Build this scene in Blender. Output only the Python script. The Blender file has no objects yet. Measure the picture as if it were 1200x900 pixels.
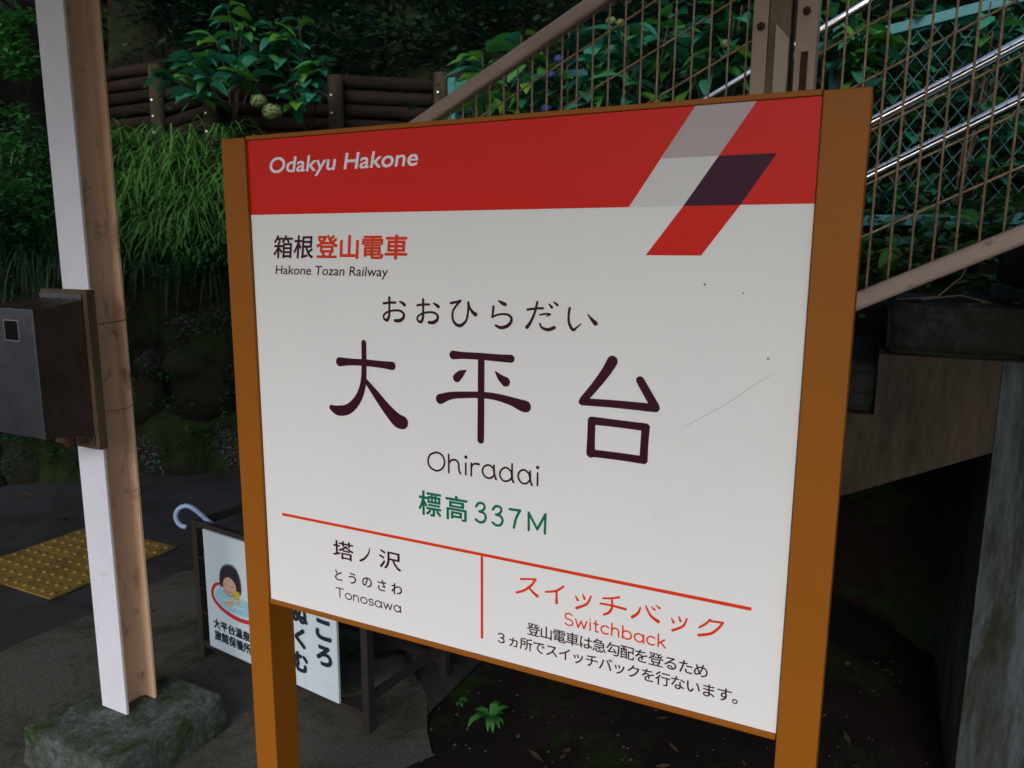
import bpy, bmesh, math, random
from mathutils import Vector, Matrix, noise
from math import sin, cos, pi, radians as R
SC = bpy.context.scene
COL = SC.collection
random.seed(7)
rnd, uni = random.random, random.uniform

# ------------------------------------------------------------------ camera
cd = bpy.data.cameras.new('camera'); cam = bpy.data.objects.new('camera', cd); COL.objects.link(cam)
cam.matrix_world = Matrix(((0.99998123, -0.00612637, 0.0, 0.0),
                           (0.001052, 0.17171277, -0.9851465, 0.0),
                           (0.00603537, 0.98512801, 0.17171599, 1.40),
                           (0, 0, 0, 1)))
cd.sensor_width = 36; cd.lens = 26.46; cd.clip_start = 0.02; cd.clip_end = 500
cd.dof.use_dof = True; cd.dof.focus_distance = 1.5; cd.dof.aperture_fstop = 7.0
SC.camera = cam

# ------------------------------------------------------------------ daylight (overcast, valley station)
SUN_EL, SUN_AZ = 34.0, 196.0        # degrees; azimuth clockwise from +Y
w = bpy.data.worlds.new('World'); SC.world = w; w.use_nodes = True
nt = w.node_tree; bg = nt.nodes['Background']
sky = nt.nodes.new('ShaderNodeTexSky'); sky.sky_type = 'NISHITA'; sky.sun_disc = False
sky.sun_elevation = R(SUN_EL); sky.sun_rotation = R(SUN_AZ); sky.dust_density = 1.6; sky.air_density = 1.0; sky.ozone_density = 1.0
hs_ = nt.nodes.new('ShaderNodeHueSaturation'); hs_.inputs['Saturation'].default_value = 0.78      # thin overcast takes the blue down
nt.links.new(sky.outputs[0], hs_.inputs['Color']); nt.links.new(hs_.outputs[0], bg.inputs[0]); bg.inputs[1].default_value = 0.14
sd_ = bpy.data.lights.new('sun', 'SUN'); sd_.energy = 1.15; sd_.angle = R(35); sd_.color = (1, 0.985, 0.97)
sun = bpy.data.objects.new('sun', sd_); COL.objects.link(sun)
d = Vector((sin(R(SUN_AZ)) * cos(R(SUN_EL)), cos(R(SUN_AZ)) * cos(R(SUN_EL)), sin(R(SUN_EL))))
sun.rotation_euler = d.to_track_quat('Z', 'Y').to_euler()
SC.view_settings.view_transform = 'Standard'; SC.view_settings.look = 'None'
SC.view_settings.exposure = 0.30; SC.view_settings.gamma = 1.0

# ------------------------------------------------------------------ helpers
ANG = -0.45350                        # the platform's direction; local x runs along it, local y away from the track
HX, HY = cos(ANG), sin(ANG)
def W(a, b, z=0.0): return Vector((a * HX - b * HY, a * HY + b * HX, z))

def mat(name, c1, c2=None, scale=8.0, rough=0.6, bump=0.0, bscale=None, metal=0.0, spec=0.5, detail=6.0,
        lo=0.35, hi=0.65, c3=None, s3=2.0, lo3=0.5, hi3=0.7, trans=0.0, stretch=None, rvar=0.0, coat=0.0, rand=0.0):
    m = bpy.data.materials.new(name); m.use_nodes = True
    if rough >= .8 and spec == .5: spec = .12
    t = m.node_tree; N = t.nodes; L = t.links; p = N['Principled BSDF']
    p.inputs['Roughness'].default_value = rough; p.inputs['Metallic'].default_value = metal
    p.inputs['Specular IOR Level'].default_value = spec
    if coat: p.inputs['Coat Weight'].default_value = coat; p.inputs['Coat Roughness'].default_value = 0.15
    tc = N.new('ShaderNodeTexCoord'); vec = tc.outputs['Object']
    if stretch:
        mp = N.new('ShaderNodeMapping'); mp.inputs['Scale'].default_value = stretch; L.new(vec, mp.inputs['Vector']); vec = mp.outputs[0]
    col = None
    def noi(s, d=detail, dist=0.0):
        n = N.new('ShaderNodeTexNoise'); n.inputs['Scale'].default_value = s; n.inputs['Detail'].default_value = d
        n.inputs['Roughness'].default_value = 0.78; n.inputs['Distortion'].default_value = dist
        L.new(vec, n.inputs['Vector']); return n.outputs['Fac']
    def ramp(src, lo, hi):
        r = N.new('ShaderNodeMapRange'); r.inputs['From Min'].default_value = lo; r.inputs['From Max'].default_value = hi
        L.new(src, r.inputs['Value']); return r.outputs[0]
    def mix(f, a, b):
        x = N.new('ShaderNodeMix'); x.data_type = 'RGBA'; L.new(f, x.inputs['Factor'])
        for s, v in ((6, a), (7, b)):
            if isinstance(v, tuple): x.inputs[s].default_value = (*v, 1)
            else: L.new(v, x.inputs[s])
        return x.outputs[2]
    if c2:
        f = noi(scale); col = mix(ramp(f, lo, hi), c1, c2)
        if rvar:
            rr = N.new('ShaderNodeMapRange'); rr.inputs['To Min'].default_value = rough - rvar; rr.inputs['To Max'].default_value = rough + rvar
            rr.inputs['From Min'].default_value = .3; rr.inputs['From Max'].default_value = .7
            L.new(f, rr.inputs['Value']); L.new(rr.outputs[0], p.inputs['Roughness'])
    if c3: col = mix(ramp(noi(s3, 8.0, 0.4), lo3, hi3), col if col else c1, c3)
    if rand:
        oi = N.new('ShaderNodeObjectInfo'); hs = N.new('ShaderNodeHueSaturation')
        r = N.new('ShaderNodeMapRange'); r.inputs['To Min'].default_value = 1 - rand; r.inputs['To Max'].default_value = 1 + rand
        L.new(oi.outputs['Random'], r.inputs['Value']); L.new(r.outputs[0], hs.inputs['Value'])
        if col: L.new(col, hs.inputs['Color'])
        else: hs.inputs['Color'].default_value = (*c1, 1)
        col = hs.outputs[0]
    if col: L.new(col, p.inputs['Base Color'])
    else: p.inputs['Base Color'].default_value = (*c1, 1)
    if bump:
        b = N.new('ShaderNodeBump'); b.inputs['Strength'].default_value = min(1, bump); b.inputs['Distance'].default_value = 0.01 * max(1, bump)
        L.new(noi(bscale or scale * 4), b.inputs['Height']); L.new(b.outputs[0], p.inputs['Normal'])
    if trans:
        tr = N.new('ShaderNodeBsdfTranslucent'); ms = N.new('ShaderNodeMixShader'); ms.inputs[0].default_value = trans
        if col: L.new(col, tr.inputs['Color'])
        else: tr.inputs['Color'].default_value = (*c1, 1)
        L.new(p.outputs[0], ms.inputs[1]); L.new(tr.outputs[0], ms.inputs[2]); L.new(ms.outputs[0], N['Material Output'].inputs[0])
    return m

class MB:
    def __init__(s): s.v = []; s.f = []
    def box(s, x0, x1, y0, y1, z0, z1, M=None):
        i = len(s.v)
        for x, y, z in ((x0,y0,z0),(x1,y0,z0),(x1,y1,z0),(x0,y1,z0),(x0,y0,z1),(x1,y0,z1),(x1,y1,z1),(x0,y1,z1)):
            p = Vector((x, y, z)); s.v.append(M @ p if M else p)
        for q in ((0,3,2,1),(4,5,6,7),(0,1,5,4),(1,2,6,5),(2,3,7,6),(3,0,4,7)): s.f.append([i+k for k in q])
        return s
    def prism(s, pts, lo, hi, ax='y'):
        """outline pts in the two other axes, pushed along ax from lo to hi"""
        i = len(s.v); n = len(pts)
        for w_ in (lo, hi):
            for p, q in pts: s.v.append(Vector((p, w_, q)) if ax == 'y' else Vector((p, q, w_)) if ax == 'z' else Vector((w_, p, q)))
        s.f.append(list(range(i, i+n))); s.f.append(list(range(i+2*n-1, i+n-1, -1)))
        for k in range(n): s.f.append([i+k, i+(k+1) % n, i+n+(k+1) % n, i+n+k])
        return s
    def tube(s, pts, r, n=8, caps=True):
        pts = [Vector(p) for p in pts]; rs = r if isinstance(r, (list, tuple)) else [r]*len(pts)
        i = len(s.v); up = None
        for k, p in enumerate(pts):
            t = (pts[min(k+1, len(pts)-1)] - pts[max(k-1, 0)]).normalized()
            if up is None: up = t.orthogonal().normalized()
            up = (up - t * up.dot(t)).normalized(); sd = t.cross(up)
            for j in range(n):
                a = 2*pi*j/n; s.v.append(p + (up*cos(a) + sd*sin(a)) * rs[k])
        for k in range(len(pts)-1):
            for j in range(n):
                a = i+k*n+j; b = i+k*n+(j+1) % n; s.f.append([a, b, b+n, a+n])
        if caps: s.f.append([i+j for j in range(n)][::-1]); s.f.append([i+(len(pts)-1)*n+j for j in range(n)])
        return s
    def mesh(s, name, m, smooth=False):
        me = bpy.data.meshes.new(name); me.from_pydata([tuple(v) for v in s.v], [], s.f)
        if m: me.materials.append(m)
        bm = bmesh.new(); bm.from_mesh(me); bmesh.ops.recalc_face_normals(bm, faces=bm.faces); bm.to_mesh(me); bm.free()
        if smooth: me.polygons.foreach_set('use_smooth', [True]*len(me.polygons))
        me.update(); return me
    def build(s, name, m, parent=None, bevel=0.0, smooth=False, loc=None):
        return link(name, s.mesh(name, m, smooth), parent, bevel, loc)
def link(name, me, parent=None, bevel=0.0, loc=None):
    o = bpy.data.objects.new(name, me); COL.objects.link(o); o.parent = parent
    if loc is not None: o.location = loc
    if bevel:
        b = o.modifiers.new('bevel', 'BEVEL'); b.width = bevel; b.segments = 2; b.limit_method = 'ANGLE'
    return o
def tag(o, label=None, cat=None, group=None, kind=None):
    for k, v in (('label', label), ('category', cat), ('group', group), ('kind', kind)):
        if v: o[k] = v
    return o
def thing(name, label, cat, loc, rz=ANG, group=None):
    o = bpy.data.objects.new(name, None); COL.objects.link(o); o.location = loc; o.rotation_euler = (0, 0, rz); o.empty_display_size = .1
    return tag(o, label, cat, group)
def fbm(p, s=1.0): return noise.fractal(Vector(p) * s, 1.0, 2.0, 5)
def blob(r, seed, sub=2, rough=.25, flat=(1, 1, 1)):
    bm = bmesh.new(); bmesh.ops.create_icosphere(bm, subdivisions=sub, radius=1)
    o = Vector((seed*7.13, seed*3.7, seed*1.9))
    for v in bm.verts:
        q = v.co.copy(); k = 1 + rough * noise.noise(q*1.3 + o)*1.6 + rough*.4*noise.noise(q*3.5 + o)
        # squash towards a rounded block so that stones get flats
        m_ = max(abs(q.x), abs(q.y), abs(q.z)); q = q * (1 + .22*(1/m_ - 1))
        v.co = Vector((q.x*flat[0], q.y*flat[1], q.z*flat[2])) * k * r
    me = bpy.data.meshes.new('stone'); bm.to_mesh(me); bm.free()
    me.polygons.foreach_set('use_smooth', [True]*len(me.polygons)); return me

# ------------------------------------------------------------------ materials
M_asph = mat('asphalt', (.018,.018,.020), (.085,.085,.088), 260, .85, .9, 180, c3=(.012,.013,.012), s3=1.3, lo3=.45, hi3=.7)
M_conc = mat('apron_concrete', (.055,.052,.046), (.145,.138,.122), 170, .85, .9, 140, c3=(.020,.032,.010), s3=2.4, lo3=.47, hi3=.66)
M_foot = mat('mossy_concrete', (.085,.094,.092), (.20,.215,.22), 60, .9, .9, 110, lo=.42, hi=.68, c3=(.026,.046,.010), s3=11.0, lo3=.40, hi3=.62)
M_soil = mat('soil', (.006,.004,.004), (.022,.016,.013), 120, .95, 1.0, 90, c3=(.014,.034,.004), s3=3.0, lo3=.53, hi3=.62)
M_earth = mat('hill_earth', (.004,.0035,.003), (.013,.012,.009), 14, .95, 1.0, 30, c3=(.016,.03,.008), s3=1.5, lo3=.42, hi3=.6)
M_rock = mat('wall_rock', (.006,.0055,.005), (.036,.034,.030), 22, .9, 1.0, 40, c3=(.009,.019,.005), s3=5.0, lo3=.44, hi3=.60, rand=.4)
M_lich = mat('lichen_rock', (.008,.0075,.007), (.17,.20,.195), 16, .9, .8, 30, lo=.52, hi=.68, c3=(.016,.03,.008), s3=3.0, lo3=.5, hi3=.65)
M_stairc = mat('stair_concrete', (.045,.034,.026), (.085,.066,.050), 11, .88, .5, 60, c3=(.026,.020,.015), s3=4, lo3=.45, hi3=.72, stretch=(1.6,1.6,.35))
M_pierc = mat('pier_concrete', (.038,.042,.043), (.10,.115,.128), 11, .85, .5, 50, c3=(.024,.027,.016), s3=5, lo3=.46, hi3=.62, stretch=(1.8,1.8,.3))
M_slab = mat('step_slab', (.020,.021,.020), (.055,.058,.060), 30, .92, 1.0, 80, c3=(.02,.03,.01), s3=5, lo3=.45, hi3=.6)
M_orange = mat('orange_steel', (.30,.098,.010), (.28,.09,.009), 3, .42, .05, 500, spec=.14)
M_white = mat('sign_white', (.80,.80,.80), (.78,.78,.785), 1.2, .38, .012, 900, spec=.22, c3=(.73,.73,.72), s3=2.5, lo3=.55, hi3=.85)
M_red = mat('sign_red', (.66,.012,.006), rough=.36, spec=.16)
M_maroon = mat('print_maroon', (.045,.006,.016), rough=.4, spec=.16)
M_purple = mat('print_purple', (.045,.006,.028), rough=.38, spec=.14)
M_green = mat('print_green', (.0,.15,.08), rough=.4, spec=.16)
M_line = mat('print_vermilion', (.70,.045,.008), rough=.4, spec=.16)
M_grey = mat('print_grey', (.67,.66,.655), rough=.36, spec=.2)
M_greyd = mat('print_mauve', (.46,.39,.41), rough=.36, spec=.2)
M_wtext = mat('print_white', (.80,.80,.86), rough=.35)
M_scr = mat('scratch', (.42,.41,.41), rough=.5)
M_flange = mat('white_paint', (.70,.70,.79), (.64,.64,.72), 5, .5, .25, 60, c3=(.42,.33,.26), s3=24, lo3=.59, hi3=.74)
M_tan = mat('tan_paint', (.72,.48,.32), (.66,.43,.28), 5, .5, .3, 60, c3=(.16,.09,.04), s3=16, lo3=.55, hi3=.72, stretch=(1,1,.6))
M_rust = mat('rust_brown', (.055,.028,.016), (.13,.06,.03), 30, .8, .6, 90)
M_box = mat('stainless_box', (.22,.22,.255), (.10,.10,.12), 5, .30, .04, 70, metal=.85, c3=(.26,.17,.13), s3=9, lo3=.62, hi3=.75, rvar=.08)
M_boxs = mat('stainless_side', (.13,.095,.08), (.07,.045,.038), 9, .42, .2, 70, metal=.7, c3=(.10,.05,.03), s3=8, lo3=.5, hi3=.7, rvar=.08)
M_plate = mat('dark_board', (.055,.032,.02), (.10,.065,.035), 14, .75, .5, 60, stretch=(1,1,.2))
M_black = mat('window_glass', (.004,.004,.005), rough=.3, spec=.1)
M_rail = mat('rail_paint', (.50,.38,.33), (.42,.31,.26), 6, .45, .2, 80, c3=(.12,.06,.03), s3=14, lo3=.60, hi3=.74)
M_wire = mat('rusty_wire', (.55,.40,.26), (.28,.16,.09), 22, .55, .3, 90)
M_chrome = mat('stainless_pipe', (.94,.95,.97), (.90,.92,.94), 12, .07, .0, metal=1.0, rvar=.03)
M_teal = mat('teal_paint', (.012,.12,.125), (.010,.085,.09), 8, .5, .2, 60)
M_tealr = mat('teal_rail_paint', (.014,.18,.185), (.010,.13,.135), 8, .5, .2, 60)
M_wood = mat('weathered_wood', (.30,.24,.17), (.18,.14,.09), 18, .85, .7, 60, stretch=(1,1,.12), c3=(.14,.13,.03), s3=7, lo3=.55, hi3=.7)
M_pale = mat('pale_board', (.60,.50,.39), (.48,.39,.30), 20, .75, .4, 60, stretch=(1,1,.15), c3=(.2,.17,.05), s3=9, lo3=.55, hi3=.7)
M_log = mat('log_wood', (.022,.014,.010), (.010,.007,.005), 12, .85, .8, 40, stretch=(.3,1,1), rand=.3)
M_logp = mat('log_post_wood', (.055,.042,.025), (.025,.019,.012), 18, .8, .6, 50, stretch=(1,1,.2), rand=.2)
M_bolt = mat('galvanised', (.6,.62,.65), rough=.3, metal=1.0)
M_yel = mat('tactile_yellow', (.27,.17,.030), (.17,.105,.020), 12, .6, .3, 90, c3=(.055,.045,.03), s3=5, lo3=.52, hi3=.66)
M_dframe = mat('dark_steel', (.018,.015,.015), (.035,.025,.022), 20, .5, .2, 80)
M_poster = mat('poster_white', (.62,.72,.78), (.58,.68,.75), 4, .4, c3=(.30,.33,.20), s3=10, lo3=.60, hi3=.75)
M_ink = mat('poster_ink', (.012,.02,.03), rough=.5)
M_prim = mat('poster_red', (.55,.02,.04), rough=.45); M_pface = mat('poster_face', (.62,.40,.30), rough=.45)
M_pwater = mat('poster_water', (.30,.58,.70), rough=.45); M_phair = mat('poster_hair', (.03,.022,.03), rough=.45); M_pcup = mat('poster_yellow', (.55,.42,.05), rough=.45)
M_umb = mat('umbrella_blue', (.38,.52,.80), rough=.3, trans=.1); M_umbc = mat('umbrella_cloth', (.03,.05,.10), rough=.8)
M_leaf = [mat('leaf_teal', (.030,.20,.11), (.018,.13,.075), 14, .38, .2, 40, trans=.25, rand=.35),
          mat('leaf_green', (.055,.24,.040), (.03,.15,.03), 14, .45, .2, 40, trans=.3, rand=.35),
          mat('leaf_bright', (.11,.28,.030), (.06,.20,.025), 14, .45, .2, 40, trans=.35, rand=.3)]
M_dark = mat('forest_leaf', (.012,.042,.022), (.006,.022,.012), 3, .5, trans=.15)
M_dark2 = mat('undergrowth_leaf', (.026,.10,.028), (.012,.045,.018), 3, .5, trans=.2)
M_fern = mat('fern_green', (.07,.22,.04), (.03,.11,.025), 5, .5, trans=.25)
M_grass = mat('grass_blade', (.13,.33,.06), (.05,.16,.03), 5, .5, trans=.25, c3=(.20,.32,.10), s3=9, lo3=.55, hi3=.72)
M_bark = mat('bark', (.05,.036,.026), (.025,.018,.014), 12, .9, .8, 40, stretch=(1,1,.2))
M_dead = mat('dead_leaf', (.10,.065,.042), (.05,.032,.02), 12, .8, rand=.4)
M_twig = mat('twig', (.14,.10,.08), rough=.8)
M_peb = mat('pebble', (.05,.047,.042), (.15,.14,.13), 25, .85, .4, 60, rand=.5)
M_flow = mat('flower_blue', (.035,.05,.20), rough=.6, trans=.2); M_bud = mat('flower_bud', (.17,.23,.07), (.09,.13,.04), 60, .7, .6, 120)
M_roof = mat('roof_sheet', (.16,.13,.10), (.12,.10,.08), 3, .6)

# ------------------------------------------------------------------ the ground
def poly_sheet(name, pts, z, m, step=None, amp=0, kind='structure'):
    bm = bmesh.new(); f = bm.faces.new([bm.verts.new((p[0], p[1], z)) for p in pts])
    bmesh.ops.triangulate(bm, faces=bm.faces)
    if step:
        for _ in range(step): bmesh.ops.subdivide_edges(bm, edges=bm.edges, cuts=1, use_grid_fill=True)
    for v in bm.verts:
        if amp: v.co.z += amp * fbm((v.co.x, v.co.y, 3.3), 3.0)
    me = bpy.data.meshes.new(name); bm.to_mesh(me); bm.free(); me.materials.append(m)
    me.polygons.foreach_set('use_smooth', [True]*len(me.polygons))
    return tag(link(name, me), kind=kind)
bm = bmesh.new(); hx = (-200, -1.15, 2.6, 200); hy = (-200, -.25, 4.05, 200)   # the ground leaves room for the sunken soil bed
gv = [[bm.verts.new(W(x, y)) for x in hx] for y in hy]
for j in range(3):
    for i in range(3):
        if (i, j) != (1, 1): bm.faces.new((gv[j][i], gv[j][i+1], gv[j+1][i+1], gv[j+1][i]))
me = bpy.data.meshes.new('ground'); bm.to_mesh(me); bm.free(); me.materials.append(M_asph); tag(link('ground', me), kind='structure')
def xy(pts): return [tuple(W(a, b)[:2]) for a, b in pts]
edge = [(-2.68+.012*sin(i*2.3), -2+i*.22) for i in range(20)]
far = [(-2.3,2.42),(-2.05,2.36),(-1.9,2.47),(-1.7,2.42),(-1.52,2.30)]
right = [(-1.38,2.1),(-1.33,1.97),(-1.20,1.86),(-1.10,1.70),(-1.03,1.62),(-1.0,1.42),(-.95,1.15),(-.98,.8),(-.9,.3),(-.9,-2)]
poly_sheet('concrete_apron', xy(edge+far+right), .004, M_conc)
# soil bed between the apron and the stairs
def soil_z(a, b):
    p = W(a, b); e = min(1, max(0, (a+1.25)*4)); s = lambda x: max(0, min(1, x))
    dip = s((a+.3)/.6)*s((2.4-a)/.3)*s((b-.2)/.6)*s((3.7-b)/.3)
    return -.02 + e*(.028 + .022*fbm(p, 2.2) + .014*fbm(p, 9)) - .22*dip*dip
bm = bmesh.new(); NX, NY = 90, 80; g = []
for j in range(NY+1):
    row = []
    for i in range(NX+1):
        a = -1.55 + 4.2*i/NX; b = -.3 + 4.4*j/NY
        p = W(a, b); e = min(1, max(0, (a+1.25)*4))
        z = soil_z(a, b)
        row.append(bm.verts.new((p.x, p.y, z)))
    g.append(row)
for j in range(NY):
    for i in range(NX): bm.faces.new((g[j][i], g[j][i+1], g[j+1][i+1], g[j+1][i]))
me = bpy.data.meshes.new('soil_bed'); bm.to_mesh(me); bm.free(); me.materials.append(M_soil)
me.polygons.foreach_set('use_smooth', [True]*len(me.polygons)); tag(link('soil_bed', me), kind='structure')
# pebbles and grit on the soil
mb = MB()
for k in range(800):
    a, b = uni(-1.25, 1.2), uni(.9, 3.0); p = W(a, b); r = uni(.002, .006) if k > 50 else uni(.006, .016)
    mb.v += [p + Vector((x*r*uni(.7,1.3), y*r*uni(.7,1.3), soil_z(a, b)+.002+z*r*.7)) for x, y, z in ((1,0,0),(0,1,0),(-1,0,0),(0,-1,0),(.2,.1,1))]
    i = len(mb.v)-5; mb.f += [[i,i+1,i+4],[i+1,i+2,i+4],[i+2,i+3,i+4],[i+3,i,i+4]]
tag(mb.build('pebbles', M_peb), kind='stuff')
# grit and litter lying on the asphalt and apron
mb = MB()
for k in range(420):
    a, b = uni(-4.2, -1.1), uni(1.2, 4.2); p = W(a, b, .006); r = uni(.002, .007); t = uni(0, 6.3)
    i = len(mb.v); mb.v += [p+Vector((cos(t)*r*2, sin(t)*r*2, 0)), p+Vector((-sin(t)*r, cos(t)*r, .002)), p-Vector((cos(t)*r*2, sin(t)*r*2, 0)), p+Vector((sin(t)*r, -cos(t)*r, .001))]
    mb.f.append([i, i+1, i+2, i+3])
for k in range(110):
    a, b = uni(-1.0, .9), uni(1.3, 3.0); p = W(a, b, soil_z(a, b)+.006); r = uni(.002, .010); t = uni(0, 6.3); n_ = uni(1.5, 4)
    i = len(mb.v); mb.v += [p+Vector((cos(t)*r*n_, sin(t)*r*n_, .004)), p+Vector((-sin(t)*r, cos(t)*r, .002)), p-Vector((cos(t)*r*n_, sin(t)*r*n_, 0)), p+Vector((sin(t)*r, -cos(t)*r, .001))]
    mb.f.append([i, i+1, i+2, i+3])
tag(mb.build('leaf_litter', M_dead), kind='stuff')

# ------------------------------------------------------------------ station name sign
SX, SZ = 1.0236, 1.608
sign = thing('station_sign', 'white and red station name board between two orange steel posts', 'station sign', W(-1.1156, 1.125))
def post(x0, x1, nm='sign_post'):
    return MB().box(x0, x1, -.007, .066, -.02, SZ+.006).build(nm, M_orange, sign, .0018)
post(-.062, -.0015); post(SX+.0015, SX+.0605)
MB().box(0, SX, 0, .030, SZ-.936, SZ).build('board', M_white, sign)
MB().box(0, SX, -.004, .034, SZ+.0005, SZ+.0085).build('top_trim', M_orange, sign, .001)
MB().box(0, SX, -.004, .040, SZ-.9455, SZ-.9365).build('bottom_trim', M_orange, sign, .001)
LAYER = [0]
def sheet(name, pts, m, y, parent, P):
    mb = MB(); mb.v = [P(u, w_, y) for u, w_ in pts]; mb.f = [list(range(len(pts)))]
    return mb.build(name, m, parent)
PS = lambda u, w_, y: Vector((u, -y, SZ-w_))
r_ = lambda pts: [(p[0]/1000, p[1]/1000) for p in pts]
sheet('red_band', r_([(0,0),(855.8,0),(762,139),(0,138.5)]), M_red, .0004, sign, PS)
sheet('red_band', r_([(940.1,0),(1023.6,0),(1023.6,139.5),(925.7,139.2),(970.8,70.6),(892,70.5)]), M_red, .0004, sign, PS)
sheet('mauve_stripe', r_([(855.8,0),(940.1,0),(892,70.5),(809,70.5)]), M_greyd, .0005, sign, PS)
sheet('grey_stripe', r_([(809,70.5),(892,70.5),(844.4,139),(762,139)]), M_grey, .0005, sign, PS)
sheet('purple_stripe', r_([(892,70.5),(970.8,70.6),(925.7,139.2),(844.4,139)]), M_purple, .0006, sign, PS)
sheet('red_stripe', r_([(844.4,139),(925.7,139.2),(873.9,210.3),(790.7,210.3)]), M_red, .0005, sign, PS)
sheet('rule_line', r_([(42.6,738.2),(976,738.2),(976,744.0),(42.6,744.0)]), M_line, .0005, sign, PS)
sheet('rule_line', r_([(506.9,744.4),(512.1,744.4),(512.1,903.6),(506.9,903.6)]), M_line, .0005, sign, PS)

def catmull(pts, n=6):
    if len(pts) < 3: return pts
    out = []; P = [pts[0]] + list(pts) + [pts[-1]]
    for i in range(1, len(P)-2):
        p0, p1, p2, p3 = P[i-1:i+3]
        for k in range(n):
            t = k/n
            out.append(tuple(.5*((2*b) + (-a+c)*t + (2*a-5*b+4*c-d)*t*t + (-a+3*b-3*c+d)*t**3) for a, b, c, d in zip(p0, p1, p2, p3)))
    out.append(pts[-1]); return out
def strokes(name, data, m, y0, parent, P, wk=1.0):
    mb = MB(); lay = 0
    if isinstance(data, str): data = [[tuple(float(x) for x in p.split(',')) for p in s.split(' ')] for s in data.split('|')]
    for s in data:
        c = catmull([(x/1000, y/1000, w_/2000*wk) for x, y, w_ in s])
        lay += 1; i = len(mb.v)
        for k, (x, y, r) in enumerate(c):
            x0, y0_ = c[max(k-1, 0)][:2]; x1, y1_ = c[min(k+1, len(c)-1)][:2]
            l = math.hypot(x1-x0, y1_-y0_) or 1; nx, ny = -(y1_-y0_)/l*r, (x1-x0)/l*r
            yy = y0 + lay*4e-6 + k*3e-7
            mb.v += [P(x+nx, y+ny, yy), P(x-nx, y-ny, yy)]
        for k in range(len(c)-1): a = i+2*k; mb.f.append([a, a+1, a+3, a+2])
        for q in (c[0], c[-1]):
            lay += 1; i = len(mb.v); n = 14
            mb.v += [P(q[0]+cos(2*pi*j/n)*q[2], q[1]+sin(2*pi*j/n)*q[2], y0+lay*4e-6) for j in range(n)]
            mb.f.append(list(range(i, i+n)))
    return mb.build(name, m, parent)
NAME="261.9,373.7,10.7 261.3,406.5,10.8 259.8,436.6,11.7 255.4,459.6,13.4 243,483.6,16.1 221.2,502.9,18.9 197.3,508,19.2 181.6,504,11.4|204.6,413,17.1 231.7,411.5,12.6 268.4,410.8,12.4 304.2,411.7,13 324,412.5,15.3|265,445.6,8.3 284.7,466.5,14.1 310.8,494.2,19.8 332.5,512.7,25.4 343.8,516.1,25.2|453.2,384,15 472.3,383.5,11.9 507.6,382.9,11.7 542,383.4,12.2 565.3,383.2,13.5|508.7,386.3,12.4 508.3,431.3,12.5 507.9,483.9,12.7 507.4,530.2,12.8|478.1,409.9,3 468.1,416.3,12.8 460.1,424,15.1|536.4,407.7,2.9 545.9,417.2,11.5 555.4,423.3,16.5|425.9,464.7,17.8 447.7,456.6,13 475.9,452.7,11.3 507.5,450.2,11.1 534.6,450.6,11.7 565,455.5,14.4 585.6,461.1,19.2 593,462.4,19.9|743.2,375.2,17.2 732.4,394.1,15.3 715.2,417.8,13.4 695.7,442.2,12.2|694,444.8,11.5 737.4,443.6,11.9 776.1,443.4,12.4 815.1,443.8,12.8|789.1,402.2,12.8 801,420.8,13.5 814.7,442.1,13.4|711.2,474.2,12.9 710.8,502.6,13 710.8,528.7,14.5|711.2,474.2,12.9 756.1,474.7,11.9 801.4,475.7,12.3|800.7,475.8,13 799.6,502.8,12.4 799.2,528.8,13.1|711.5,528.2,12.3 757.8,528.1,12 798.2,528.9,12.4"
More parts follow.
